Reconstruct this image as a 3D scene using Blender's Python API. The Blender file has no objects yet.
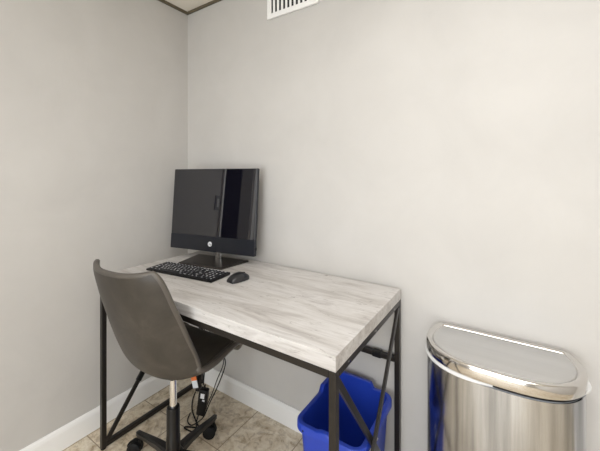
import bpy, bmesh, math, random
from math import sin, cos, pi, radians
from mathutils import Vector, Matrix
random.seed(7)
sc = bpy.context.scene
COL = sc.collection

# ---------------------------------------------------------------- helpers
def link(o, parent=None):
    COL.objects.link(o)
    if parent is not None: o.parent = parent
    return o

def obj(name, bm, mats, parent=None, smooth=False, angle=None):
    bmesh.ops.remove_doubles(bm, verts=bm.verts, dist=1e-6)
    bmesh.ops.recalc_face_normals(bm, faces=bm.faces)
    me = bpy.data.meshes.new(name)
    bm.to_mesh(me); bm.free()
    if not isinstance(mats, (list, tuple)): mats = [mats]
    for m in mats: me.materials.append(m)
    if smooth:
        for p in me.polygons: p.use_smooth = True
        if angle is not None: me.set_sharp_from_angle(angle=radians(angle))
    return link(bpy.data.objects.new(name, me), parent)

def thing(name, label, cat, loc=(0, 0, 0), rz=0.0, group=None):
    o = link(bpy.data.objects.new(name, None))
    o.empty_display_size = 0.05
    o.location = loc; o.rotation_euler = (0, 0, rz)
    o['label'] = label; o['category'] = cat
    if group: o['group'] = group
    return o

def tag(o, label, cat, group=None):
    o['label'] = label; o['category'] = cat
    if group: o['group'] = group
    return o

def struct(name, bm, m, **k):
    o = obj(name, bm, m, **k); o['kind'] = 'structure'; return o

def box(bm, x0, x1, y0, y1, z0, z1, bev=0.0, seg=2, mat=0, M=None):
    r = bmesh.ops.create_cube(bm, size=1.0)
    vs = r['verts']
    for v in vs:
        v.co = Vector((x0 + (v.co.x + .5) * (x1 - x0), y0 + (v.co.y + .5) * (y1 - y0), z0 + (v.co.z + .5) * (z1 - z0)))
    fs = set(f for v in vs for f in v.link_faces)
    for f in fs: f.material_index = mat
    if bev > 0:
        es = list(set(e for v in vs for e in v.link_edges))
        g = bmesh.ops.bevel(bm, geom=es, offset=bev, segments=seg, affect='EDGES', profile=.5)
        for f in g['faces']: f.material_index = mat
        vs = list(set(v for f in g['faces'] for v in f.verts) | set(v for v in vs if v.is_valid))
    if M is not None:
        for v in vs: v.co = M @ v.co
    return bm

def cyl(bm, p0, p1, r0, r1=None, n=24, cap=True, mat=0):
    p0 = Vector(p0); p1 = Vector(p1); r1 = r0 if r1 is None else r1
    d = (p1 - p0).normalized()
    a = d.orthogonal().normalized(); b = d.cross(a)
    A = [bm.verts.new(p0 + (a * cos(2 * pi * i / n) + b * sin(2 * pi * i / n)) * r0) for i in range(n)]
    B = [bm.verts.new(p1 + (a * cos(2 * pi * i / n) + b * sin(2 * pi * i / n)) * r1) for i in range(n)]
    fs = [bm.faces.new((A[i], A[(i + 1) % n], B[(i + 1) % n], B[i])) for i in range(n)]
    if cap: fs += [bm.faces.new(A[::-1]), bm.faces.new(B)]
    for f in fs: f.material_index = mat
    return bm

def lathe(bm, prof, n=32, M=None, mat=0):
    """prof: list of (r,z)"""
    rings = []
    for r, z in prof:
        if r < 1e-5: ring = [bm.verts.new((0, 0, z))]
        else: ring = [bm.verts.new((r * cos(2 * pi * i / n), r * sin(2 * pi * i / n), z)) for i in range(n)]
        rings.append(ring)
    for A, B in zip(rings, rings[1:]):
        for i in range(n):
            j = (i + 1) % n
            if len(A) == 1 and len(B) == 1: continue
            if len(A) == 1: f = bm.faces.new((A[0], B[i], B[j]))
            elif len(B) == 1: f = bm.faces.new((A[i], A[j], B[0]))
            else: f = bm.faces.new((A[i], A[j], B[j], B[i]))
            f.material_index = mat
    if M is not None:
        for R in rings:
            for v in R: v.co = M @ v.co
    return bm

def beam(bm, p0, p1, w, t, side=(1, 0, 0), bev=.0015):
    """square tube from p0 to p1: w across `side`, t across the other direction"""
    p0 = Vector(p0); p1 = Vector(p1); d = p1 - p0; L = d.length; d.normalize()
    s = Vector(side); s = (s - d * s.dot(d)).normalized(); u = d.cross(s)
    M = Matrix((s, u, d)).transposed().to_4x4(); M.translation = p0
    box(bm, -w / 2, w / 2, -t / 2, t / 2, 0, L, bev, 2, M=M)
    return bm

def catmull(pts, k=8, closed=False):
    P = [Vector(p) for p in pts]; out = []
    n = len(P)
    rng = range(n) if closed else range(n - 1)
    for i in rng:
        if closed: a, b, c, d = P[(i - 1) % n], P[i], P[(i + 1) % n], P[(i + 2) % n]
        else: a, b, c, d = P[max(i - 1, 0)], P[i], P[i + 1], P[min(i + 2, n - 1)]
        for j in range(k):
            t = j / k
            out.append(.5 * ((2 * b) + (c - a) * t + (2 * a - 5 * b + 4 * c - d) * t * t + (3 * b - a - 3 * c + d) * t ** 3))
    if not closed: out.append(P[-1])
    return out

def tube(bm, pts, r, n=10, closed=False, mat=0):
    P = [Vector(p) for p in pts]; N = len(P)
    T = []
    for i in range(N):
        if closed: t = P[(i + 1) % N] - P[(i - 1) % N]
        else: t = P[min(i + 1, N - 1)] - P[max(i - 1, 0)]
        T.append(t.normalized())
    nrm = T[0].orthogonal().normalized(); rings = []
    for i in range(N):
        nrm = (nrm - T[i] * nrm.dot(T[i])).normalized(); b = T[i].cross(nrm)
        rings.append([bm.verts.new(P[i] + (nrm * cos(2 * pi * k / n) + b * sin(2 * pi * k / n)) * r) for k in range(n)])
    for i in range(N if closed else N - 1):
        A = rings[i]; B = rings[(i + 1) % N]
        for k in range(n):
            f = bm.faces.new((A[k], A[(k + 1) % n], B[(k + 1) % n], B[k])); f.material_index = mat
    if not closed:
        bm.faces.new(rings[0][::-1]).material_index = mat; bm.faces.new(rings[-1]).material_index = mat
    return bm

def offset_poly(P, d):
    """inward offset (d>0) of a counter-clockwise closed 2D polygon"""
    n = len(P); out = []
    for i in range(n):
        a = Vector(P[i - 1]); b = Vector(P[i]); c = Vector(P[(i + 1) % n])
        t = ((b - a).normalized() + (c - b).normalized()).normalized()
        nn = Vector((-t.y, t.x))
        out.append((b.x + nn.x * d, b.y + nn.y * d))
    return out

def loft(bm, sections, cap0=True, cap1=True, mat=0):
    """sections: list of lists of 3D points of equal length (closed rings)"""
    R = [[bm.verts.new(p) for p in s] for s in sections]
    n = len(R[0])
    for A, B in zip(R, R[1:]):
        for i in range(n):
            bm.faces.new((A[i], A[(i + 1) % n], B[(i + 1) % n], B[i])).material_index = mat
    if cap0: bm.faces.new(R[0][::-1]).material_index = mat
    if cap1: bm.faces.new(R[-1]).material_index = mat
    return R

def text_bm(bm, s, size, M, mat=0, extrude=.0, shear=0.0, bold=0.0):
    cu = bpy.data.curves.new('glyph', 'FONT'); cu.body = s; cu.size = size
    cu.align_x = 'CENTER'; cu.align_y = 'CENTER'; cu.extrude = extrude; cu.shear = shear; cu.offset = bold
    cu.resolution_u = 2
    o = bpy.data.objects.new('glyph', cu); COL.objects.link(o)
    dg = bpy.context.evaluated_depsgraph_get(); dg.update()
    me = bpy.data.meshes.new_from_object(o.evaluated_get(dg))
    t = bmesh.new(); t.from_mesh(me); bpy.data.objects.remove(o); bpy.data.curves.remove(cu)
    vm = {}
    for v in t.verts: vm[v] = bm.verts.new(M @ v.co)
    for f in t.faces:
        try: bm.faces.new([vm[v] for v in f.verts]).material_index = mat
        except ValueError: pass
    t.free(); bpy.data.meshes.remove(me)

# ---------------------------------------------------------------- materials
def srgb(r, g, b):
    f = lambda c: (c / 255 / 12.92) if c / 255 <= .04045 else ((c / 255 + .055) / 1.055) ** 2.4
    return (f(r), f(g), f(b), 1)

def mat(name, col, rough=.5, metal=0.0, spec=.5, coat=0.0, coat_rough=.05, ior=None):
    m = bpy.data.materials.new(name); m.use_nodes = True
    b = m.node_tree.nodes['Principled BSDF']
    b.inputs['Base Color'].default_value = col
    b.inputs['Roughness'].default_value = rough
    b.inputs['Metallic'].default_value = metal
    b.inputs['Specular IOR Level'].default_value = spec
    b.inputs['Coat Weight'].default_value = coat
    b.inputs['Coat Roughness'].default_value = coat_rough
    if ior: b.inputs['IOR'].default_value = ior
    return m

def N(m, t, **k):
    n = m.node_tree.nodes.new(t)
    for a, v in k.items(): setattr(n, a, v)
    return n
def L(m, a, b): m.node_tree.links.new(a, b)
def bsdf(m): return m.node_tree.nodes['Principled BSDF']

def coords(m, scale=(1, 1, 1), loc=(0, 0, 0), rot=(0, 0, 0)):
    tc = N(m, 'ShaderNodeTexCoord'); mp = N(m, 'ShaderNodeMapping')
    mp.inputs['Scale'].default_value = scale; mp.inputs['Location'].default_value = loc
    mp.inputs['Rotation'].default_value = rot
    L(m, tc.outputs['Object'], mp.inputs['Vector']); return mp.outputs['Vector']

def noise(m, vec, scale, detail=4, rough=.55, dist=0.0):
    n = N(m, 'ShaderNodeTexNoise'); n.inputs['Scale'].default_value = scale
    n.inputs['Detail'].default_value = detail; n.inputs['Roughness'].default_value = rough
    n.inputs['Distortion'].default_value = dist
    L(m, vec, n.inputs['Vector']); return n.outputs['Fac']

def ramp(m, fac, stops):
    r = N(m, 'ShaderNodeValToRGB'); e = r.color_ramp.elements
    while len(e) < len(stops): e.new(.5)
    for i, (p, c) in enumerate(stops):
        e[i].position = p; e[i].color = c
    L(m, fac, r.inputs['Fac']); return r.outputs['Color']

def mix(m, fac, a, b, mode='MIX'):
    n = N(m, 'ShaderNodeMix', data_type='RGBA', blend_type=mode)
    for i, v in ((0, fac), (6, a), (7, b)):
        if hasattr(v, 'links'): L(m, v, n.inputs[i])
        else: n.inputs[i].default_value = v
    return n.outputs[2]

def bump(m, h, strength=.2, dist=.01):
    b = N(m, 'ShaderNodeBump'); b.inputs['Strength'].default_value = strength
    b.inputs['Distance'].default_value = dist
    L(m, h, b.inputs['Height']); L(m, b.outputs['Normal'], bsdf(m).inputs['Normal'])

def wall_mat():
    m = mat('wall_paint', srgb(200, 197, 193), .62, spec=.25)
    v = coords(m)
    a = noise(m, v, 3.2, 6, .6, .4)
    c = ramp(m, a, [(.3, srgb(190, 187, 183)), (.7, srgb(197, 194, 190))])
    L(m, c, bsdf(m).inputs['Base Color'])
    vs = coords(m, (1, 1, .25))
    bump(m, noise(m, vs, 60, 6, .65), .10, .004)
    return m
M_wall = wall_mat()
M_ceil = mat('ceiling_paint', srgb(232, 226, 214), .7)
M_base = mat('white_trim_paint', srgb(240, 239, 237), .35)
M_brown = mat('brown_edge_trim', srgb(92, 84, 66), .5)

def floor_mat():
    m = mat('travertine_tile', srgb(180, 165, 145), .42, spec=.4)
    v = coords(m)
    br = N(m, 'ShaderNodeTexBrick'); br.offset = 0; br.squash = 1
    br.inputs['Scale'].default_value = 1; br.inputs['Brick Width'].default_value = .2875
    br.inputs['Row Height'].default_value = .2875; br.inputs['Mortar Size'].default_value = .0025
    br.inputs['Mortar Smooth'].default_value = .3; br.inputs['Bias'].default_value = 0
    br.inputs['Color1'].default_value = (0, 0, 0, 1); br.inputs['Color2'].default_value = (1, 1, 1, 1)
    br.inputs['Mortar'].default_value = (.5, .5, .5, 1)
    mp = coords(m, (1, 1, 1), (-.017 + .2875 * 8, .005 + .2875 * 20, 0))
    L(m, mp, br.inputs['Vector'])
    n1 = noise(m, v, 7, 8, .62, 1.1)
    n2 = noise(m, v, 26, 8, .7, .8)
    c1 = ramp(m, n1, [(.34, srgb(150, 130, 102)), (.45, srgb(202, 184, 156)), (.56, srgb(230, 219, 200)), (.68, srgb(172, 151, 121))])
    c2 = ramp(m, n2, [(.38, srgb(112, 90, 66)), (.49, srgb(212, 200, 178)), (.62, srgb(238, 231, 217))])
    c = mix(m, .42, c1, c2)
    t = mix(m, .07, c, br.outputs['Color'], 'OVERLAY')
    g = mix(m, br.outputs['Fac'], t, srgb(150, 134, 112))
    L(m, g, bsdf(m).inputs['Base Color'])
    inv = N(m, 'ShaderNodeMath', operation='SUBTRACT'); inv.inputs[0].default_value = 1
    L(m, br.outputs['Fac'], inv.inputs[1])
    bump(m, inv.outputs[0], .4, .002)
    return m
M_floor = floor_mat()

def wood_mat():
    m = mat('whitewashed_wood_laminate', srgb(205, 200, 194), .42, spec=.4)
    v = coords(m, (1, 5.5, 5.5)); 
    broad = noise(m, v, 2.3, 7, .62, .9)
    c = ramp(m, broad, [(.30, srgb(148, 141, 137)), (.43, srgb(187, 182, 177)), (.55, srgb(209, 206, 203)), (.72, srgb(160, 153, 149))])
    v2 = coords(m, (4.5, 70, 70))
    fine = noise(m, v2, 1.5, 8, .7, .3)
    f = ramp(m, fine, [(.3, srgb(120, 113, 108)), (.46, srgb(186, 183, 181)), (.7, srgb(210, 209, 209))])
    c = mix(m, .36, c, f)
    v3 = coords(m, (9, 42, 42), (3.1, 1.7, .4))
    sp = noise(m, v3, 1.6, 6, .7, 1.2)
    k = ramp(m, sp, [(.60, (0, 0, 0, 1)), (.70, (.8, .8, .8, 1))])
    c = mix(m, k, c, srgb(104, 96, 90))
    # plank joints
    tc = N(m, 'ShaderNodeTexCoord'); 
    L(m, c, bsdf(m).inputs['Base Color'])
    bump(m, fine, .12, .002)
    return m
M_wood = wood_mat()

M_frame = mat('dark_bronze_powder_coat', srgb(27, 23, 20), .34, metal=.0, spec=.45)
M_black = mat('black_plastic', srgb(12, 12, 14), .4, spec=.35)
M_blackg = mat('black_nylon', srgb(13, 12, 12), .3, spec=.4)
M_rubber = mat('black_rubber', srgb(9, 9, 10), .6, spec=.3)
M_chrome = mat('chrome', (.82, .82, .82, 1), .12, metal=1)
M_glass = mat('dark_glossy_screen', srgb(10, 10, 20), .03, spec=.75, coat=.4, coat_rough=.01)
M_bezel = mat('dark_navy_bezel', srgb(19, 22, 31), .4)
M_stand = mat('dark_stand_metal', srgb(66, 62, 60), .3, metal=.6)
M_key = mat('keycap_plastic', srgb(18, 20, 27), .45)
M_white = mat('white_print', srgb(235, 236, 240), .5)
M_greyp = mat('grey_print', srgb(210, 212, 220), .5)
M_plast = mat('light_grey_plastic', srgb(222, 222, 222), .35)
M_blue = mat('blue_bin_plastic', srgb(34, 64, 176), .36, spec=.5)
M_orange = mat('orange_print', srgb(226, 120, 60), .6)
M_paper = mat('white_tag_paper', srgb(225, 230, 234), .6)
M_dark = mat('dark_duct', srgb(30, 30, 32), .8)
M_greypl = mat('grey_switch_plate', srgb(120, 118, 116), .4)
M_ivory = mat('white_switch_plastic', srgb(215, 213, 208), .3)

def leather():
    m = mat('taupe_leather', srgb(70, 65, 60), .44, spec=.35)
    v = coords(m)
    n1 = noise(m, v, 9, 6, .65, .4)
    c = ramp(m, n1, [(.3, srgb(54, 50, 45)), (.55, srgb(66, 61, 55)), (.75, srgb(80, 74, 67))])
    L(m, c, bsdf(m).inputs['Base Color'])
    bump(m, noise(m, v, 220, 4, .6), .12, .002)
    return m
M_leather = leather()
M_piping = mat('taupe_leather_welt', srgb(84, 79, 73), .42, spec=.4)

def steel(name, rough, stretch, base=(.52, .535, .565), streak=.42):
    m = mat(name, base + (1,), rough, metal=1)
    v = coords(m, stretch)
    n = noise(m, v, 22, 5, .6)
    lo = tuple(c * (1 - streak) for c in base) + (1,); hi = tuple(min(.8, c * (1 + streak * .4)) for c in base) + (1,)
    L(m, ramp(m, n, [(.35, lo), (.6, hi)]), bsdf(m).inputs['Base Color'])
    bump(m, noise(m, v, 40, 3, .5), .04, .002)
    return m
M_steel = steel('brushed_steel_reflection_streaks', .2, (1, 1, .03))  # colour streaks paint in room reflections along with the brushed grain
M_steel_lid = steel('satin_stainless_steel', .3, (.1, 1, 1), (.68, .68, .68), .05)
M_steel_pol = mat('polished_stainless_steel', (.7, .68, .66, 1), .13, metal=1)

def emit(name, col, s):
    m = bpy.data.materials.new(name); m.use_nodes = True
    b = bsdf(m); b.inputs['Base Color'].default_value = (.9, .9, .9, 1)
    b.inputs['Emission Color'].default_value = col; b.inputs['Emission Strength'].default_value = s
    return m
M_added_lamp = emit('added_lamp_diffuser', (1.0, .98, .96, 1), 7.5)  # glow of the added ceiling panel

# ---------------------------------------------------------------- the room
RX, RY, CZ = 3.05, -3.1, 2.266
DY0, DY1, DZ = -1.03, -1.68, 2.03       # doorway in the left wall
T = .12
b = bmesh.new(); box(b, -1.6, RX + T, RY - T, T, -.1, 0); struct('floor', b, M_floor)
b = bmesh.new(); box(b, -1.6, RX + T, RY - T, T, CZ, CZ + .1); struct('ceiling', b, M_ceil)
b = bmesh.new(); box(b, -T, RX + T, 0, T, 0, CZ); struct('wall_back', b, M_wall)
b = bmesh.new()
box(b, -T, 0, DY0, 0, 0, CZ); box(b, -T, 0, RY, DY1, 0, CZ); box(b, -T, 0, DY1, DY0, DZ, CZ)
struct('wall_left', b, M_wall)
b = bmesh.new(); box(b, RX, RX + T, RY, 0, 0, CZ); struct('wall_right', b, M_wall)
wx0, wx1, wz0, wz1 = .75, 2.45, .12, 2.0
b = bmesh.new()
box(b, -T, wx0, RY - T, RY, 0, CZ); box(b, wx1, RX + T, RY - T, RY, 0, CZ)
box(b, wx0, wx1, RY - T, RY, 0, wz0); box(b, wx0, wx1, RY - T, RY, wz1, CZ)
struct('wall_front', b, M_wall)
b = bmesh.new()
for a in ((wx0, wx0 + .05, wz0, wz1), (wx1 - .05, wx1, wz0, wz1), (wx0 + .05, wx1 - .05, wz0, wz0 + .05), (wx0 + .05, wx1 - .05, wz1 - .05, wz1), ((wx0 + wx1) / 2 - .025, (wx0 + wx1) / 2 + .025, wz0 + .05, wz1 - .05)):
    box(b, a[0], a[1], RY - .08, RY - .03, a[2], a[3], .003)
struct('added_window_1', b, M_base)  # added window, unseen behind the camera, to bring in side light
la = bpy.data.lights.new('added_fill_light', 'AREA'); la.shape = 'RECTANGLE'; la.size = wx1 - wx0; la.size_y = wz1 - wz0  # added area lamp, fill light through the window opening
la.energy = 62; la.color = (.93, .97, 1.0)
lo_ = link(bpy.data.objects.new('added_fill_light', la)); lo_.location = ((wx0 + wx1) / 2, RY - .14, (wz0 + wz1) / 2)
lo_.rotation_euler = (pi / 2, 0, 0)
# unlit room seen through the doorway (reflected in the screen)
b = bmesh.new()
box(b, -1.6, -1.5, RY, 0, 0, CZ); box(b, -1.5, -T, -.1, 0, 0, CZ); box(b, -1.5, -T, RY - T, RY, 0, CZ)
struct('wall_hall', b, M_wall)
# door casing
b = bmesh.new()
for x0, x1 in ((0, .016), (-T - .016, -T)):
    box(b, x0, x1, DY0, DY0 + .03, 0, DZ + .06, .003); box(b, x0, x1, DY1 - .06, DY1, 0, DZ + .06, .003)
    box(b, x0, x1, DY1, DY0, DZ, DZ + .06, .003)
box(b, -T, 0, DY0 - .015, DY0, 0, DZ, .001); box(b, -T, 0, DY1, DY1 + .015, 0, DZ, .001)
struct('trim_3', b, M_base)

BB = .100
def baseboard(name, x0, x1, y0, y1, horiz):
    b = bmesh.new()
    t = .013
    prof = [(0, 0), (t, 0), (t, BB - .02), (t * .75, BB - .008), (t * .35, BB), (0, BB)]
    ends = []
    for s in (0, 1):
        ring = []
        for d, z in prof:
            if horiz: ring.append((x1 if s else x0, y0 - d, z))
            else: ring.append((x0 + d, y1 if s else y0, z))
        ends.append(ring)
    loft(b, ends)
    return struct(name, b, M_base)
baseboard('baseboard_back', 0, RX, 0, 0, True)
baseboard('baseboard_left', 0, 0, 0, DY0 + .03, False)
# thin brown edging where the ceiling meets the walls
b = bmesh.new(); box(b, 0, RX, -.012, 0, CZ - .015, CZ, .001); struct('trim_1', b, M_brown)
b = bmesh.new(); box(b, 0, .012, DY0 - 2, 0, CZ - .015, CZ, .001); struct('trim_2', b, M_brown)

# added ceiling lamp to light the room, unseen above and behind the camera
def added_lamp(x, y, lab):
    t = thing('added_ceiling_light', lab, 'added ceiling light', (x, y, CZ), 0)
    b = bmesh.new()
    w, d, f = .60, .60, .03
    for a in ((-w, w, -d, -d + f), (-w, w, d - f, d), (-w, -w + f, -d + f, d - f), (w - f, w, -d + f, d - f)):
        box(b, a[0], a[1], a[2], a[3], -.03, 0, .003)
    obj('added_lamp_frame', b, M_base, t)
    b = bmesh.new(); box(b, -w + f, w - f, -d + f, d - f, -.022, -.002, .001)
    obj('added_diffuser', b, M_added_lamp, t)
added_lamp(1.75, -1.40, 'added, unseen square white ceiling light panel above the middle of the room')

# light switch on the left wall (mirrored in the screen)
t = thing('light_switch', 'white rocker light switch on the left wall beside the doorway', 'light switch', (0, -.945, 1.13))
b = bmesh.new(); box(b, 0, .006, -.036, .036, -.058, .058, .002); obj('wall_plate', b, M_greypl, t)
b = bmesh.new(); box(b, .006, .010, -.016, .016, -.033, .033, .0015); obj('rocker', b, M_ivory, t)

# ---------------------------------------------------------------- wall vent
t = thing('air_vent', 'white metal air vent with vertical louvers high on the wall', 'air vent', (.652, 0, 2.043))
W_, H_ = .303, .17
b = bmesh.new()
fr = .026
box(b, 0, W_, -.012, -.0005, 0, fr, .002); box(b, 0, W_, -.012, -.0005, H_ - fr, H_, .002)
box(b, 0, fr, -.012, -.0005, fr - .003, H_ - fr + .003, .002); box(b, W_ - fr, W_, -.012, -.0005, fr - .003, H_ - fr + .003, .002)
obj('vent_frame', b, M_base, t)
b = bmesh.new(); box(b, fr, W_ - fr, -.002, -.0005, fr, H_ - fr); obj('backing', b, M_dark, t)
n = 10
for i in range(n):
    x = fr + .016 + i * (W_ - 2 * fr - .022) / (n - 1)
    b = bmesh.new(); Mx = Matrix.Translation((x, -.006, 0)) @ Matrix.Rotation(radians(28), 4, 'Z')
    box(b, -.0055, .0055, -.001, .001, fr - .002, H_ - fr + .002, .0004, 1, M=Mx)
    obj('louver', b, M_base, t)

# ---------------------------------------------------------------- desk
X0, X1, YB, YF, ZT, ZS = .146, 1.337, -.014, -.583, .7895, .7485
desk = thing('writing_desk', 'whitewashed wood desk with dark X-braced metal frame', 'desk', (0, 0, 0))
b = bmesh.new(); box(b, X0, X1, YF, YB, ZS, ZT, .0012, 2); obj('desktop', b, M_wood, desk)
s = .0205; h = s / 2
for x in (X0 + h, X1 - h):
    for y in (YF + h, YB - h):
        b = bmesh.new(); box(b, x - h, x + h, y - h, y + h, .004, ZS, .002)
        L_ = obj('leg', b, M_frame, desk)
        b = bmesh.new(); cyl(b, (x, y, 0), (x, y, .006), .011, n=16); obj('foot', b, M_rubber, L_)
    b = bmesh.new(); box(b, x - h, x + h, YF + s, YB - s, ZS - s, ZS, .002); obj('side_rail', b, M_frame, desk)
    b = bmesh.new(); box(b, x - h, x + h, YF + s, YB - s, .006, .006 + s, .002); obj('bottom_rail', b, M_frame, desk)
    # crossing diagonal braces, one just inside the other
    k = -1 if x > .7 else 1
    for j, (ya, yb) in enumerate(((YF + s + .004, YB - s - .004), (YB - s - .004, YF + s + .004))):
        xo = x + (-.0055 if j == 0 else .0055)
        b = bmesh.new(); beam(b, (xo, ya, ZS - s - .006), (xo, yb, .006 + s + .006), .010, .020, (1, 0, 0))
        br = obj('brace', b, M_frame, desk)
        b = bmesh.new(); A = Vector((xo, ya, ZS - s - .006)); B = Vector((xo, yb, .006 + s + .006))
        beam(b, A.lerp(B, .66), A.lerp(B, .72), .0125, .026, (1, 0, 0)); obj('sleeve', b, M_black, br)
for y, nm in ((YF + h, 'front_rail'), (YB - h, 'rear_rail')):
    b = bmesh.new(); box(b, X0 + s, X1 - s, y - h, y + h, ZS - s, ZS, .002); obj(nm, b, M_frame, desk)
b = bmesh.new(); box(b, X0 + s, X1 - s, YB - h - .010, YB - h + .010, .500, .520, .002)
st = obj('stretcher', b, M_frame, desk)
b = bmesh.new(); box(b, 1.225, 1.262, YB - h - .012, YB - h + .0125, .4975, .5225, .002); obj('sleeve', b, M_black, st)
for y in (-.50, -.30, -.10):
    b = bmesh.new(); cyl(b, (X1, y, ZS - h), (X1 + .0015, y, ZS - h), .004, n=16); obj('bolt', b, M_steel_pol, desk)

# ---------------------------------------------------------------- chair
chair = thing('office_chair', 'taupe leather swivel chair with bucket seat tucked under the desk', 'chair', (.592, -.518, 0), radians(5))
# side profile (y forward, z), half width, curl
prof = [(.212, .492, .150, .010), (.206, .511, .172, .016), (.17, .523, .190, .024), (.10, .523, .206, .030),
        (.03, .511, .214, .038), (-.04, .504, .216, .050), (-.092, .514, .213, .062), (-.126, .550, .211, .074),
        (-.152, .600, .210, .078), (-.176, .665, .209, .074), (-.197, .735, .206, .066), (-.216, .800, .200, .058),
        (-.231, .858, .192, .052), (-.242, .897, .180, .048), (-.248, .918, .160, .044)]
PP = catmull([Vector((a, z, 0)) for a, z, w, c in prof], 3)
WW = catmull([Vector((w, c, 0)) for a, z, w, c in prof], 3)
NU = 20
def shell_pt(i, u):
    p = PP[i]; q = PP[min(i + 1, len(PP) - 1)]; o = PP[max(i - 1, 0)]
    tg = (q - o).normalized(); nr = Vector((-tg.y, tg.x)) * -1      # toward the sitter
    # profile runs front->back->up: sitter side normal
    nr = Vector((tg.y, -tg.x))
    if nr.dot(Vector((.45, .9))) < 0: nr = -nr
    w, c = WW[i].x, WW[i].y
    a = abs(u)
    lat = w * (u * (1 - .06 * a ** 3))
    cu = c * a ** 2.4
    return Vector((lat, p.x + nr.x * cu, p.y + nr.y * cu))
b = bmesh.new()
G = [[b.verts.new(shell_pt(i, -1 + 2 * j / NU)) for j in range(NU + 1)] for i in range(len(PP))]
for i in range(len(PP) - 1):
    for j in range(NU): b.faces.new((G[i][j], G[i][j + 1], G[i + 1][j + 1], G[i + 1][j]))
rim = [G[i][0].co.copy() for i in range(len(PP))] + [G[-1][j].co.copy() for j in range(1, NU)] + \
      [G[i][NU].co.copy() for i in range(len(PP) - 1, -1, -1)] + [G[0][j].co.copy() for j in range(NU - 1, 0, -1)]
shell = obj('seat_shell', b, M_leather, chair, smooth=True)
md = shell.modifiers.new('thick', 'SOLIDIFY'); md.thickness = .018; md.offset = 0
md = shell.modifiers.new('round', 'BEVEL'); md.width = .006; md.segments = 3; md.limit_method = 'ANGLE'; md.angle_limit = radians(50)
md = shell.modifiers.new('sub', 'SUBSURF'); md.levels = 1; md.render_levels = 1
b = bmesh.new(); tube(b, rim, .0098, 8, closed=True); obj('welt', b, M_piping, chair, smooth=True)
# padded inner seat cushion
b = bmesh.new()
rings = []
for k in range(0, 22):
    rr = []
    i = k
    for j in range(NU + 1):
        u = (-1 + 2 * j / NU) * .86
        p = shell_pt(min(2 + i, len(PP) - 1), u)
        e = (1 - abs(u / .86) ** 4) * min(1, k / 3) * min(1, (21 - k) / 3)
        p.z += .008 + .016 * e; p.y += .004
        rr.append(p)
    rings.append(rr)
V = [[b.verts.new(p) for p in r] for r in rings]
for A, B in zip(V, V[1:]):
    for j in range(NU): b.faces.new((A[j], A[j + 1], B[j + 1], B[j]))
o = obj('seat_cushion', b, M_leather, chair, smooth=True)
md = o.modifiers.new('thick', 'SOLIDIFY'); md.thickness = .010; md.offset = -1
# under the seat
b = bmesh.new(); box(b, -.055, .055, -.04, .12, .474, .494, .004); box(b, -.03, .03, -.03, .06, .452, .478, .006)
plate = obj('seat_plate', b, M_black, chair)
b = bmesh.new(); tube(b, catmull([(-.04, 0, .457), (-.09, .01, .457), (-.14, .015, .455), (-.17, .016, .452)], 5), .0045, 8)
obj('height_lever', b, M_black, chair, smooth=True)
b = bmesh.new(); cyl(b, (0, 0, .30), (0, 0, .45), .0135, n=28); obj('gas_cylinder', b, M_chrome, chair, smooth=True, angle=40)
b = bmesh.new(); lathe(b, [(0, .13), (.0265, .13), (.0265, .215), (.025, .218), (.025, .325), (.023, .332), (.0145, .334), (0, .334)], 28)
obj('column_cover', b, M_blackg, chair, smooth=True, angle=40)
b = bmesh.new(); lathe(b, [(0, .100), (.036, .100), (.042, .108), (.042, .140), (.036, .152), (.028, .160), (0, .160)], 32)
hub = obj('hub', b, M_blackg, chair, smooth=True, angle=50)
for a in (176, 104, 32, -40, -112):
    a = radians(a) - radians(5)
    R = Matrix.Rotation(a, 4, 'Z')
    b = bmesh.new(); secs = []
    for x, w, z0, z1 in ((.03, .020, .124, .154), (.10, .0165, .118, .143), (.19, .0135, .101, .121), (.262, .012, .083, .102), (.282, .010, .083, .099), (.288, .007, .085, .096)):
        r = .35 * w
        ring = [(x, -w, z0), (x, w, z0), (x, w, z1 - r), (x, w - r, z1), (x, -w + r, z1), (x, -w, z1 - r)]
        secs.append([R @ Vector(p) for p in ring])
    loft(b, secs)
    lg = obj('leg', b, M_blackg, chair, smooth=True, angle=35)
    # twin wheel caster: thing > leg > caster
    b = bmesh.new()
    C0 = R @ Vector((.272, 0, 0)); sw = Matrix.Translation(C0) @ Matrix.Rotation(radians(28), 4, 'Z')
    cyl(b, C0 + Vector((0, 0, .05)), C0 + Vector((0, 0, .082)), .0055, n=12)
    for sgn in (-1, 1):
        Mw = sw @ Matrix.Translation((-.019, sgn * .013, .030)) @ Matrix.Rotation(pi / 2, 4, 'X')
        lathe(b, [(0, -.008), (.024, -.008), (.029, -.005), (.030, 0), (.029, .005), (.024, .008), (0, .008)], 28, Mw)
    hood = []
    for k in range(9):
        th = radians(10 + 160 * k / 8)
        x, z = -.022 + .033 * cos(th), .030 + .033 * sin(th)
        hood.append([sw @ Vector(p) for p in ((x, -.004, z), (x, .004, z), (-.022 + .02 * cos(th), .004, .03 + .02 * sin(th)), (-.022 + .02 * cos(th), -.004, .03 + .02 * sin(th)))])
    loft(b, hood)
    obj('caster', b, M_rubber, lg, smooth=True, angle=40)

# ---------------------------------------------------------------- all in one computer
pc = thing('desktop_computer', 'black all-in-one desktop computer with dark switched-off screen', 'computer', (.39, -.135, ZT), radians(10))
b = bmesh.new(); secs = []
for z, d in ((0, 0), (.006, .0), (.009, .004)):
    secs.append([(x, y, z) for x, y in ((-.125 + d, -.122 + d), (.142 - d, -.122 + d), (.183 - d, .053 - d), (-.150 + d, .060 - d))])
loft(b, secs); obj('base', b, M_stand, pc)
b = bmesh.new(); box(b, -.004, .034, .018, .030, .008, .13, .002); obj('stand_neck', b, M_steel_pol, pc)
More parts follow.
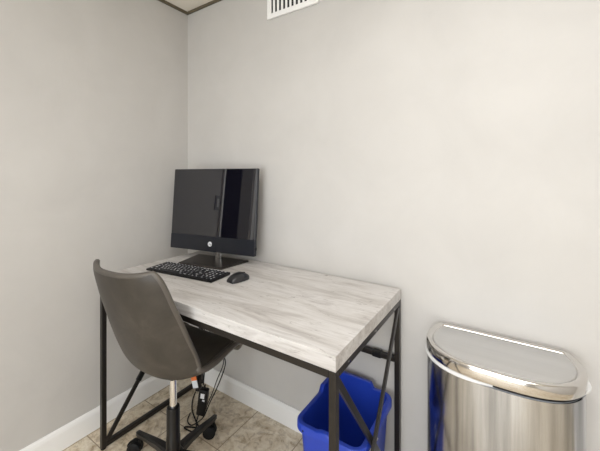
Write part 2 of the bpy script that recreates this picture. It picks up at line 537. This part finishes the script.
# screen head, tilted back
SW, SH = .538, .434
tilt = Matrix.Translation((0, -.030, .053)) @ Matrix.Rotation(radians(-4.3), 4, 'X')
def head(name, x0, x1, y0, y1, z0, z1, bev, m, par=pc):
    b = bmesh.new(); box(b, x0, x1, y0, y1, z0, z1, bev, 2, M=tilt); return obj(name, b, m, par)
hs = head('housing', -SW / 2, SW / 2, 0, .020, 0, SH, .004, M_bezel)
head('rear_cover', -SW / 2 + .05, SW / 2 - .05, .019, .045, .03, SH - .08, .01, M_black)
head('screen', -SW / 2 + .002, SW / 2 - .002, -.0015, .001, .080, SH - .002, .0006, M_glass)
head('chin', -SW / 2 + .001, SW / 2 - .001, -.002, .001, .001, .0785, .0008, M_bezel)
head('side_button', SW / 2 - .001, SW / 2 + .004, .006, .014, .030, .044, .001, M_black)
b = bmesh.new()
Ml = tilt @ Matrix.Translation((0, -.0022, .040)) @ Matrix.Rotation(pi / 2, 4, 'X')
lathe(b, [(0, -.0002), (.0125, -.0002), (.0125, .0008), (0, .0008)], 32, Ml, mat=0)
text_bm(b, 'hp', .0185, Ml @ Matrix.Translation((0, -.0005, .0010)), mat=1, shear=.3)
lg = obj('logo', b, [M_white, M_bezel], pc); lg['label'] = 'round white logo disc with slanted letters'

# ---------------------------------------------------------------- keyboard
kb = thing('keyboard', 'black wireless keyboard with white key legends lying before the computer', 'keyboard', (.4525, -.347, ZT), radians(6.5))
KW, KD = .402, .122
b = bmesh.new(); secs = []
for zf, zb, d in ((.0012, .0012, .002), (.004, .006, 0), (.0085, .0125, 0), (.0098, .0138, .0015)):
    secs.append([(-KW / 2 + d, -KD / 2 + d, zf), (KW / 2 - d, -KD / 2 + d, zf), (KW / 2 - d, KD / 2 - d, zb), (-KW / 2 + d, KD / 2 - d, zb)])
loft(b, secs)
for x in (-.19, .19):
    for y in (-.05, .05): cyl(b, (x, y, 0), (x, y, .002), .005, n=12)
obj('body', b, M_black, kb)
slope = (.0138 - .0098) / KD
rows = [
 ([('Esc', 1)] + [('F%d' % i, 1) for i in range(1, 13)] + [('Prt', 1), ('Del', 1)] + [('Ins', 1), ('Hm', 1), ('Pg', 1), ('End', 1)], .78),
 ([(c, 1) for c in '`1234567890-='] + [('Bksp', 2)] + [('Nm', 1), ('/', 1), ('*', 1), ('-', 1)], 1),
 ([('Tab', 1.5)] + [(c, 1) for c in 'QWERTYUIOP[]'] + [('\\', 1.5)] + [('7', 1), ('8', 1), ('9', 1), ('+', 1)], 1),
 ([('Caps', 1.8)] + [(c, 1) for c in "ASDFGHJKL;'"] + [('Enter', 2.2)] + [('4', 1), ('5', 1), ('6', 1), ('', 1)], 1),
 ([('Shift', 2.4)] + [(c, 1) for c in 'ZXCVBNM,./'] + [('Shift', 2.6)] + [('1', 1), ('2', 1), ('3', 1), ('En', 1)], 1),
 ([('Ctrl', 1.4), ('Fn', 1.2), ('Alt', 1.2), ('', 5.4), ('Alt', 1.2), ('Ctrl', 1.4), ('<', 1.1), ('v', 1), ('>', 1.1)] + [('0', 2), ('.', 1), ('=', 1)], 1)]
mx, my = .006, .005
unit = (KW - 2 * mx) / 19.0
rowu = (KD - 2 * my) / 5.78
ytop = KD / 2 - my
for keys, hh in rows:
    x = -KW / 2 + mx
    for s_, w in keys:
        b = bmesh.new(); g = .0016
        x0, x1 = x + g / 2, x + w * unit - g / 2
        y1, y0 = ytop - g / 2, ytop - hh * rowu + g / 2
        zb = .0098 + slope * ((y0 + y1) / 2 + KD / 2)
        loft(b, [[(x0, y0, zb - .0005), (x1, y0, zb - .0005), (x1, y1, zb - .0001), (x0, y1, zb - .0001)],
                 [(x0 + .0006, y0 + .0006, zb + .0022), (x1 - .0006, y0 + .0006, zb + .0022), (x1 - .0006, y1 - .0006, zb + .0026), (x0 + .0006, y1 - .0006, zb + .0026)]])
        if s_:
            sz = .0125 if len(s_) == 1 else .0068
            text_bm(b, s_, sz, Matrix.Translation(((x0 + x1) / 2, (y0 + y1) / 2, zb + .0028)) @ Matrix.Rotation(slope, 4, 'X'), mat=1, bold=.0006)
        obj('key', b, [M_key, M_white], kb)
        x += w * unit
    ytop -= hh * rowu

# ---------------------------------------------------------------- mouse
M_mouse = mat('dark_grey_mouse_plastic', srgb(34, 34, 37), .35)
ms = thing('computer_mouse', 'black wireless computer mouse on the desk right of the keyboard', 'mouse', (.727, -.293, ZT), radians(-8))
def mouse_sec(y, hw, hz, z0=.0015, n=24, kmin=0, kmax=1, lift=0):
    ring = []
    for k in range(n + 1):
        th = pi * (kmin + (kmax - kmin) * k / n)
        cx_ = cos(th); sx_ = sin(th)
        ring.append(Vector((hw * math.copysign(abs(cx_) ** .7, cx_), y, z0 + lift + (hz) * abs(sx_) ** .75)))
    return ring
def mprof(t):   # t 0 (rear) .. 1 (front)
    y = -.054 + .108 * t
    w = .031 * (max(0, 1 - abs(2 * t - .92) ** 3.6 / 1.36)) ** .5 if t < 1 else .006
    z = .036 * (max(.0, sin(pi * (.12 + .80 * t))) ** .8)
    return y, max(w, .008), max(z, .007)
b = bmesh.new(); secs = []
for k in range(17):
    y, w, z = mprof(k / 16); secs.append(mouse_sec(y, w, z))
loft(b, secs); obj('body', b, M_mouse, ms, smooth=True, angle=60)
for a0, a1 in ((.10, .47), (.53, .90)):
    b = bmesh.new(); V = []
    for k in range(9):
        y, w, z = mprof(.58 + .40 * k / 8)
        V.append([b.verts.new(p) for p in mouse_sec(y, w + .0008, z + .0012, n=10, kmin=a0, kmax=a1)])
    for A, B in zip(V, V[1:]):
        for j in range(10): b.faces.new((A[j], A[j + 1], B[j + 1], B[j]))
    o = obj('button', b, M_bezel, ms, smooth=True)
    md = o.modifiers.new('t', 'SOLIDIFY'); md.thickness = .0008; md.offset = -1
b = bmesh.new(); lathe(b, [(0, -.003), (.009, -.003), (.010, -.002), (.010, .002), (.009, .003), (0, .003)], 24,
      Matrix.Translation((0, .028, .0235)) @ Matrix.Rotation(pi / 2, 4, 'Y'))
obj('scroll_wheel', b, M_stand, ms, smooth=True, angle=40)

ms.scale = (.92, .92, .90)

# ---------------------------------------------------------------- recycling bin
bn = thing('recycling_bin', 'blue plastic recycling bin on the floor under the desk', 'bin', (0, 0, 0))
def rrect(x0, x1, y0, y1, r, seg=8, sub=14):
    pts = []
    cs = [(x1 - r, y0 + r, -90), (x1 - r, y1 - r, 0), (x0 + r, y1 - r, 90), (x0 + r, y0 + r, 180)]
    arcs = [[(cx + r * cos(radians(a + 90 * k / seg)), cy + r * sin(radians(a + 90 * k / seg))) for k in range(seg + 1)] for cx, cy, a in cs]
    for i in range(4):
        pts += arcs[i]
        p, q = arcs[i][-1], arcs[(i + 1) % 4][0]
        pts += [(p[0] + (q[0] - p[0]) * k / sub, p[1] + (q[1] - p[1]) * k / sub) for k in range(1, sub)]
    return pts
bx0, bx1, by0, by1 = 1.072, 1.303, -.352, -.048
def sm(a, b_, t): t = min(1, max(0, (t - a) / (b_ - a))); return t * t * (3 - 2 * t)
def rimlift(x, y):
    l = 0.0
    if x < bx0 + .012: l = .022 * sm(-.185, -.165, y)          # raised rear of the left side
    if y > by1 - .03 and x >= bx0 + .012: l = .022 * (1 - sm(1.225, 1.237, x)) 
    if x < bx0 + .03 and y > by1 - .03: l = .022
    if y < by0 + .01: l = .008 * sm(1.160, 1.165, x) * (1 - sm(1.208, 1.213, x))
    return l
RT = .372
def ring(d, z, lift=True, base=None):
    base = base or rrect(bx0, bx1, by0, by1, .030)
    P = offset_poly(base, d)
    return [(p[0], p[1], z + (rimlift(q[0], q[1]) if lift else 0)) for p, q in zip(P, base)]
b = bmesh.new()
botO = rrect(bx0 + .020, bx1 - .020, by0 + .022, by1 - .022, .028)
lo = [(p[0], p[1], .002) for p in botO]; lo2 = [(p[0], p[1], .010) for p in offset_poly(botO, -.001)]
inn = [(p[0], p[1], .008) for p in offset_poly(botO, .003)]
loft(b, [lo, lo2, ring(0, RT - .03), ring(0, RT), ring(.003, RT), ring(.003, RT - .03), inn])
obj('body', b, M_blue, bn, smooth=True, angle=45)
b = bmesh.new()
secs = [ring(.001, RT - .004), ring(-.013, RT - .003), ring(-.016, RT - .007), ring(-.016, RT - .024), ring(-.0145, RT - .024), ring(-.0135, RT - .005), ring(0, RT - .007)]
secs = [ring(.003, RT - .002), ring(.001, RT + .002), ring(-.011, RT + .002), ring(-.015, RT - .002), ring(-.0155, RT - .024), ring(-.0135, RT - .024), ring(-.0125, RT - .004), ring(0, RT - .005)]
loft(b, secs, False, False)
V = b.verts; obj('rim', b, M_blue, bn, smooth=True, angle=45)
b = bmesh.new(); box(b, 1.098, 1.104, by0 - .0162, by0 - .0150, RT - .019, RT - .012, .0004, 1); obj('slot', b, M_dark, bn)
# chasing arrows symbol on the right side
b = bmesh.new()
def arrowsym(Mx, R=.045, w=.011):
    for k in range(3):
        Rz = Matrix.Rotation(k * 2 * pi / 3, 4, 'Z')
        pts = [(-.034, -.020), (.010, -.020), (.010, -.028), (.028, -.0145), (.010, -.001), (.010, -.009), (-.026, -.009)]
        vs = [b.verts.new(Mx @ Rz @ Vector((x, y - .012, 0))) for x, y in pts]
        vt = [b.verts.new(Mx @ Rz @ Vector((x, y - .012, .0008))) for x, y in pts]
        b.faces.new(vt); b.faces.new(vs[::-1])
        for i in range(len(pts)): j = (i + 1) % len(pts); b.faces.new((vs[i], vs[j], vt[j], vt[i]))
ang = math.atan2(.021, RT - .03)
Ms = Matrix.Translation((bx1 - .0025, -.222, .303)) @ Matrix.Rotation(ang, 4, 'Y').inverted() @ Matrix.Rotation(pi / 2, 4, 'Z') @ Matrix.Rotation(pi / 2, 4, 'X')
arrowsym(Ms)
sy = obj('recycling_symbol', b, M_white, bn); sy['label'] = 'white three-arrow recycling symbol'

# ---------------------------------------------------------------- stainless trash can
tc = thing('trash_can', 'stainless steel trash can with rounded front and flat lid against the wall', 'trash can', (1.667, 0, 0))
def outline(hw=.210, yb=-.010, ym=-.115, dep=.155, n=72):
    pts = []
    # front curve left -> right (counter-clockwise seen from above)
    for k in range(n + 1):
        th = pi + pi * k / n
        c_, s_ = cos(th), sin(th)
        x = hw * math.copysign(abs(c_) ** (2 / 2.9), c_)
        y = ym + dep * math.copysign(abs(s_) ** (2 / 2.05), s_)
        pts.append((x, y))
    # right side, rear right corner, back, rear left corner, left side
    r = .030
    for k in range(1, 6): 
        y = ym + (yb - r - ym) * k / 6; pts.append((hw - .012 * (k / 6) ** 2, y))
    for k in range(0, 9):
        a = radians(90 * k / 8); pts.append((hw - .014 - r + r * cos(a), yb - r + r * sin(a)))
    for k in range(1, 16): pts.append(((hw - .014 - r) * (1 - 2 * k / 16), yb))
    for k in range(0, 9):
        a = radians(90 + 90 * k / 8); pts.append((-(hw - .014 - r) + r * cos(a), yb - r + r * sin(a)))
    for k in range(5, 0, -1):
        y = ym + (yb - r - ym) * k / 6; pts.append((-(hw - .012 * (k / 6) ** 2), y))
    # resample evenly
    P = [Vector(p) for p in pts]; n2 = 160
    d = [0]
    for i in range(len(P)): d.append(d[-1] + (P[(i + 1) % len(P)] - P[i]).length)
    out = []; j = 0
    for k in range(n2):
        s0 = d[-1] * k / n2
        while d[j + 1] < s0: j += 1
        f = (s0 - d[j]) / max(1e-9, d[j + 1] - d[j]); out.append(tuple(P[j].lerp(P[(j + 1) % len(P)], f)))
    for _ in range(2):
        out = [((out[i - 1][0] + 2 * out[i][0] + out[(i + 1) % n2][0]) / 4, (out[i - 1][1] + 2 * out[i][1] + out[(i + 1) % n2][1]) / 4) for i in range(n2)]
    return out
OL = outline()
def rg(d, z): return [(p[0], p[1], z) for p in offset_poly(OL, d)]
LZ = .697
b = bmesh.new(); loft(b, [rg(.004, .0), rg(.001, .003), rg(.001, .03), rg(.004, .033)]); obj('base_ring', b, M_black, tc, smooth=True, angle=40)
b = bmesh.new(); loft(b, [rg(.0025, .025), rg(.0025, .652)]); obj('body', b, M_steel, tc, smooth=True, angle=40)
def rw(d, z):
    # the liner ring stands proud at the two ends and tucks under the lid at the front right
    out = []
    for i_, p in enumerate(OL):
        a = 1 - sm(-.10, .02, p[0])
        e = 1.6 * sm(.180, .200, p[0]) * sm(-.19, -.12, p[1])
        k_ = max(a, e); q = offset_poly(OL, d + .0075 * (1 - k_) - .003 * k_)[i_]
        out.append((q[0], q[1], z))
    return out
b = bmesh.new(); loft(b, [rw(.012, .651), rw(.002, .6515), rw(0, .6535), rw(0, .659), rw(.002, .6605), rw(.012, .661)]); obj('liner_rim', b, M_plast, tc, smooth=True, angle=40)
b = bmesh.new(); loft(b, [rg(.006, .654), rg(.006, .663)]); obj('lid_gap_shade', b, M_black, tc, smooth=True, angle=40)  # black ring paints in the shaded gap below the lid skirt
b = bmesh.new(); loft(b, [rg(.010, .662), rg(.001, .662), rg(.000, .664), rg(.000, LZ - .008), rg(.002, LZ - .003), rg(.006, LZ), rg(.012, LZ + .0005), rg(.019, LZ - .002), rg(.0205, LZ - .005), rg(.0225, LZ - .0065)])
obj('lid', b, M_steel_pol, tc, smooth=True, angle=60)
b = bmesh.new(); loft(b, [rg(.022, LZ - .0066), rg(.0235, LZ - .004), rg(.027, LZ - .0030)]); obj('lid_panel', b, M_steel_lid, tc, smooth=True, angle=40)
b = bmesh.new(); box(b, -.075, .075, -.0105, -.002, .632, .683, .002); obj('hinge', b, M_black, tc)

# ---------------------------------------------------------------- power adapter and cords under the desk
ad = thing('power_adapter', 'black power adapter brick with white print hanging among loose cords under the desk', 'power adapter', (.425, -.245, .062), radians(25))
Mt = Matrix.Rotation(radians(8), 4, 'Y')
b = bmesh.new(); box(b, -.022, .022, -.015, .015, 0, .128, .005, 3, M=Mt); obj('body', b, M_black, ad, smooth=True, angle=50)
b = bmesh.new(); box(b, -.010, .010, -.0158, -.0152, .088, .112, .0001, 1, M=Mt); box(b, .002, .014, -.0158, -.0152, .076, .083, .0001, 1, M=Mt); obj('white_label', b, M_white, ad)
b = bmesh.new(); cyl(b, Mt @ Vector((0, 0, .126)), Mt @ Vector((0, 0, .148)), .006, .004, 14); obj('strain_relief', b, M_rubber, ad, smooth=True, angle=50)
Z0 = ZS - .002
def cord(par, pts, r=.0028, k=8):
    Mi = (Matrix.Translation(par.location) @ par.rotation_euler.to_matrix().to_4x4()).inverted()
    b = bmesh.new(); tube(b, [Mi @ p for p in catmull(pts, k)], r, 8)
    return obj('cord', b, M_rubber, par, smooth=True)
cord(ad, [(.441, -.245, .210), (.438, -.235, .27), (.42, -.20, .36), (.40, -.15, .52), (.39, -.10, .66), (.39, -.09, Z0)], .0032)
cord(ad, [(.60, -.255, Z0), (.602, -.255, .56), (.590, -.250, .42), (.598, -.250, .36), (.545, -.250, .24), (.498, -.255, .15), (.462, -.258, .075), (.42, -.262, .03), (.38, -.27, .004), (.34, -.26, .004), (.31, -.22, .004)], .0027)
cord(ad, [(.584, -.24, Z0), (.582, -.240, .56), (.576, -.238, .41), (.572, -.238, .35), (.535, -.240, .27), (.508, -.245, .20), (.487, -.252, .150), (.470, -.255, .11)], .0022)
cord(ad, [(.415, -.25, .066), (.42, -.27, .03), (.435, -.285, .005), (.39, -.30, .005), (.365, -.295, .005), (.41, -.275, .009), (.43, -.262, .005), (.38, -.24, .005), (.30, -.20, .004), (.24, -.15, .004), (.20, -.10, .004)], .0032)
# plug and tag hanging with the adapter
pl = thing('power_plug', 'black power plug hanging left of the adapter beside a paper tag', 'plug', (.352, -.20, .125), radians(20))
b = bmesh.new(); box(b, -.014, .014, -.011, .011, 0, .030, .004, 3); cyl(b, (0, 0, .029), (0, 0, .05), .007, .004, 14); obj('body', b, M_black, pl, smooth=True, angle=50)
for x in (-.006, .006):
    b = bmesh.new(); box(b, x - .0008, x + .0008, -.003, .003, -.016, .001, .0002, 1); obj('prong', b, M_steel_pol, pl)
cord(pl, [(.352, -.20, .173), (.352, -.195, .24), (.345, -.17, .36), (.33, -.12, .55), (.32, -.09, Z0)], .003)
tg = thing('warning_tag', 'white paper tag with orange top hanging on a cord under the seat', 'tag', (.372, -.235, .165), radians(28))
b = bmesh.new(); box(b, -.014, .014, -.0006, .0006, 0, .038, .0002, 1, M=Matrix.Rotation(radians(-12), 4, 'Y')); obj('paper', b, M_paper, tg)
b = bmesh.new(); box(b, -.014, .014, -.0007, .0007, .038, .058, .0002, 1, M=Matrix.Rotation(radians(-12), 4, 'Y')); obj('orange_band', b, M_orange, tg)
b = bmesh.new(); tube(b, catmull([(-.012, 0, .057), (-.016, .01, .10), (-.02, .03, .2)], 5), .0012, 6); obj('tie', b, M_rubber, tg)

# ---------------------------------------------------------------- camera
cam = bpy.data.cameras.new('camera'); co = link(bpy.data.objects.new('camera', cam))
co.location = (1.6971, -1.2930, 1.2385)
co.rotation_euler = (pi / 2, 0, .5809)
cam.sensor_fit = 'HORIZONTAL'; cam.sensor_width = 36
cam.lens = 318.83 / 600 * 36
cam.shift_y = -(225.5 - 175.7) / 600
cam.clip_start = .02
sc.camera = co

w = bpy.data.worlds.new('world'); sc.world = w; w.use_nodes = True
w.node_tree.nodes['Background'].inputs[0].default_value = (.6, .65, .7, 1)
w.node_tree.nodes['Background'].inputs[1].default_value = .3

sc.view_settings.view_transform = 'Standard'; sc.view_settings.look = 'None'
sc.view_settings.gamma = 1; sc.view_settings.use_curve_mapping = False
sc.view_settings.exposure = 0.0
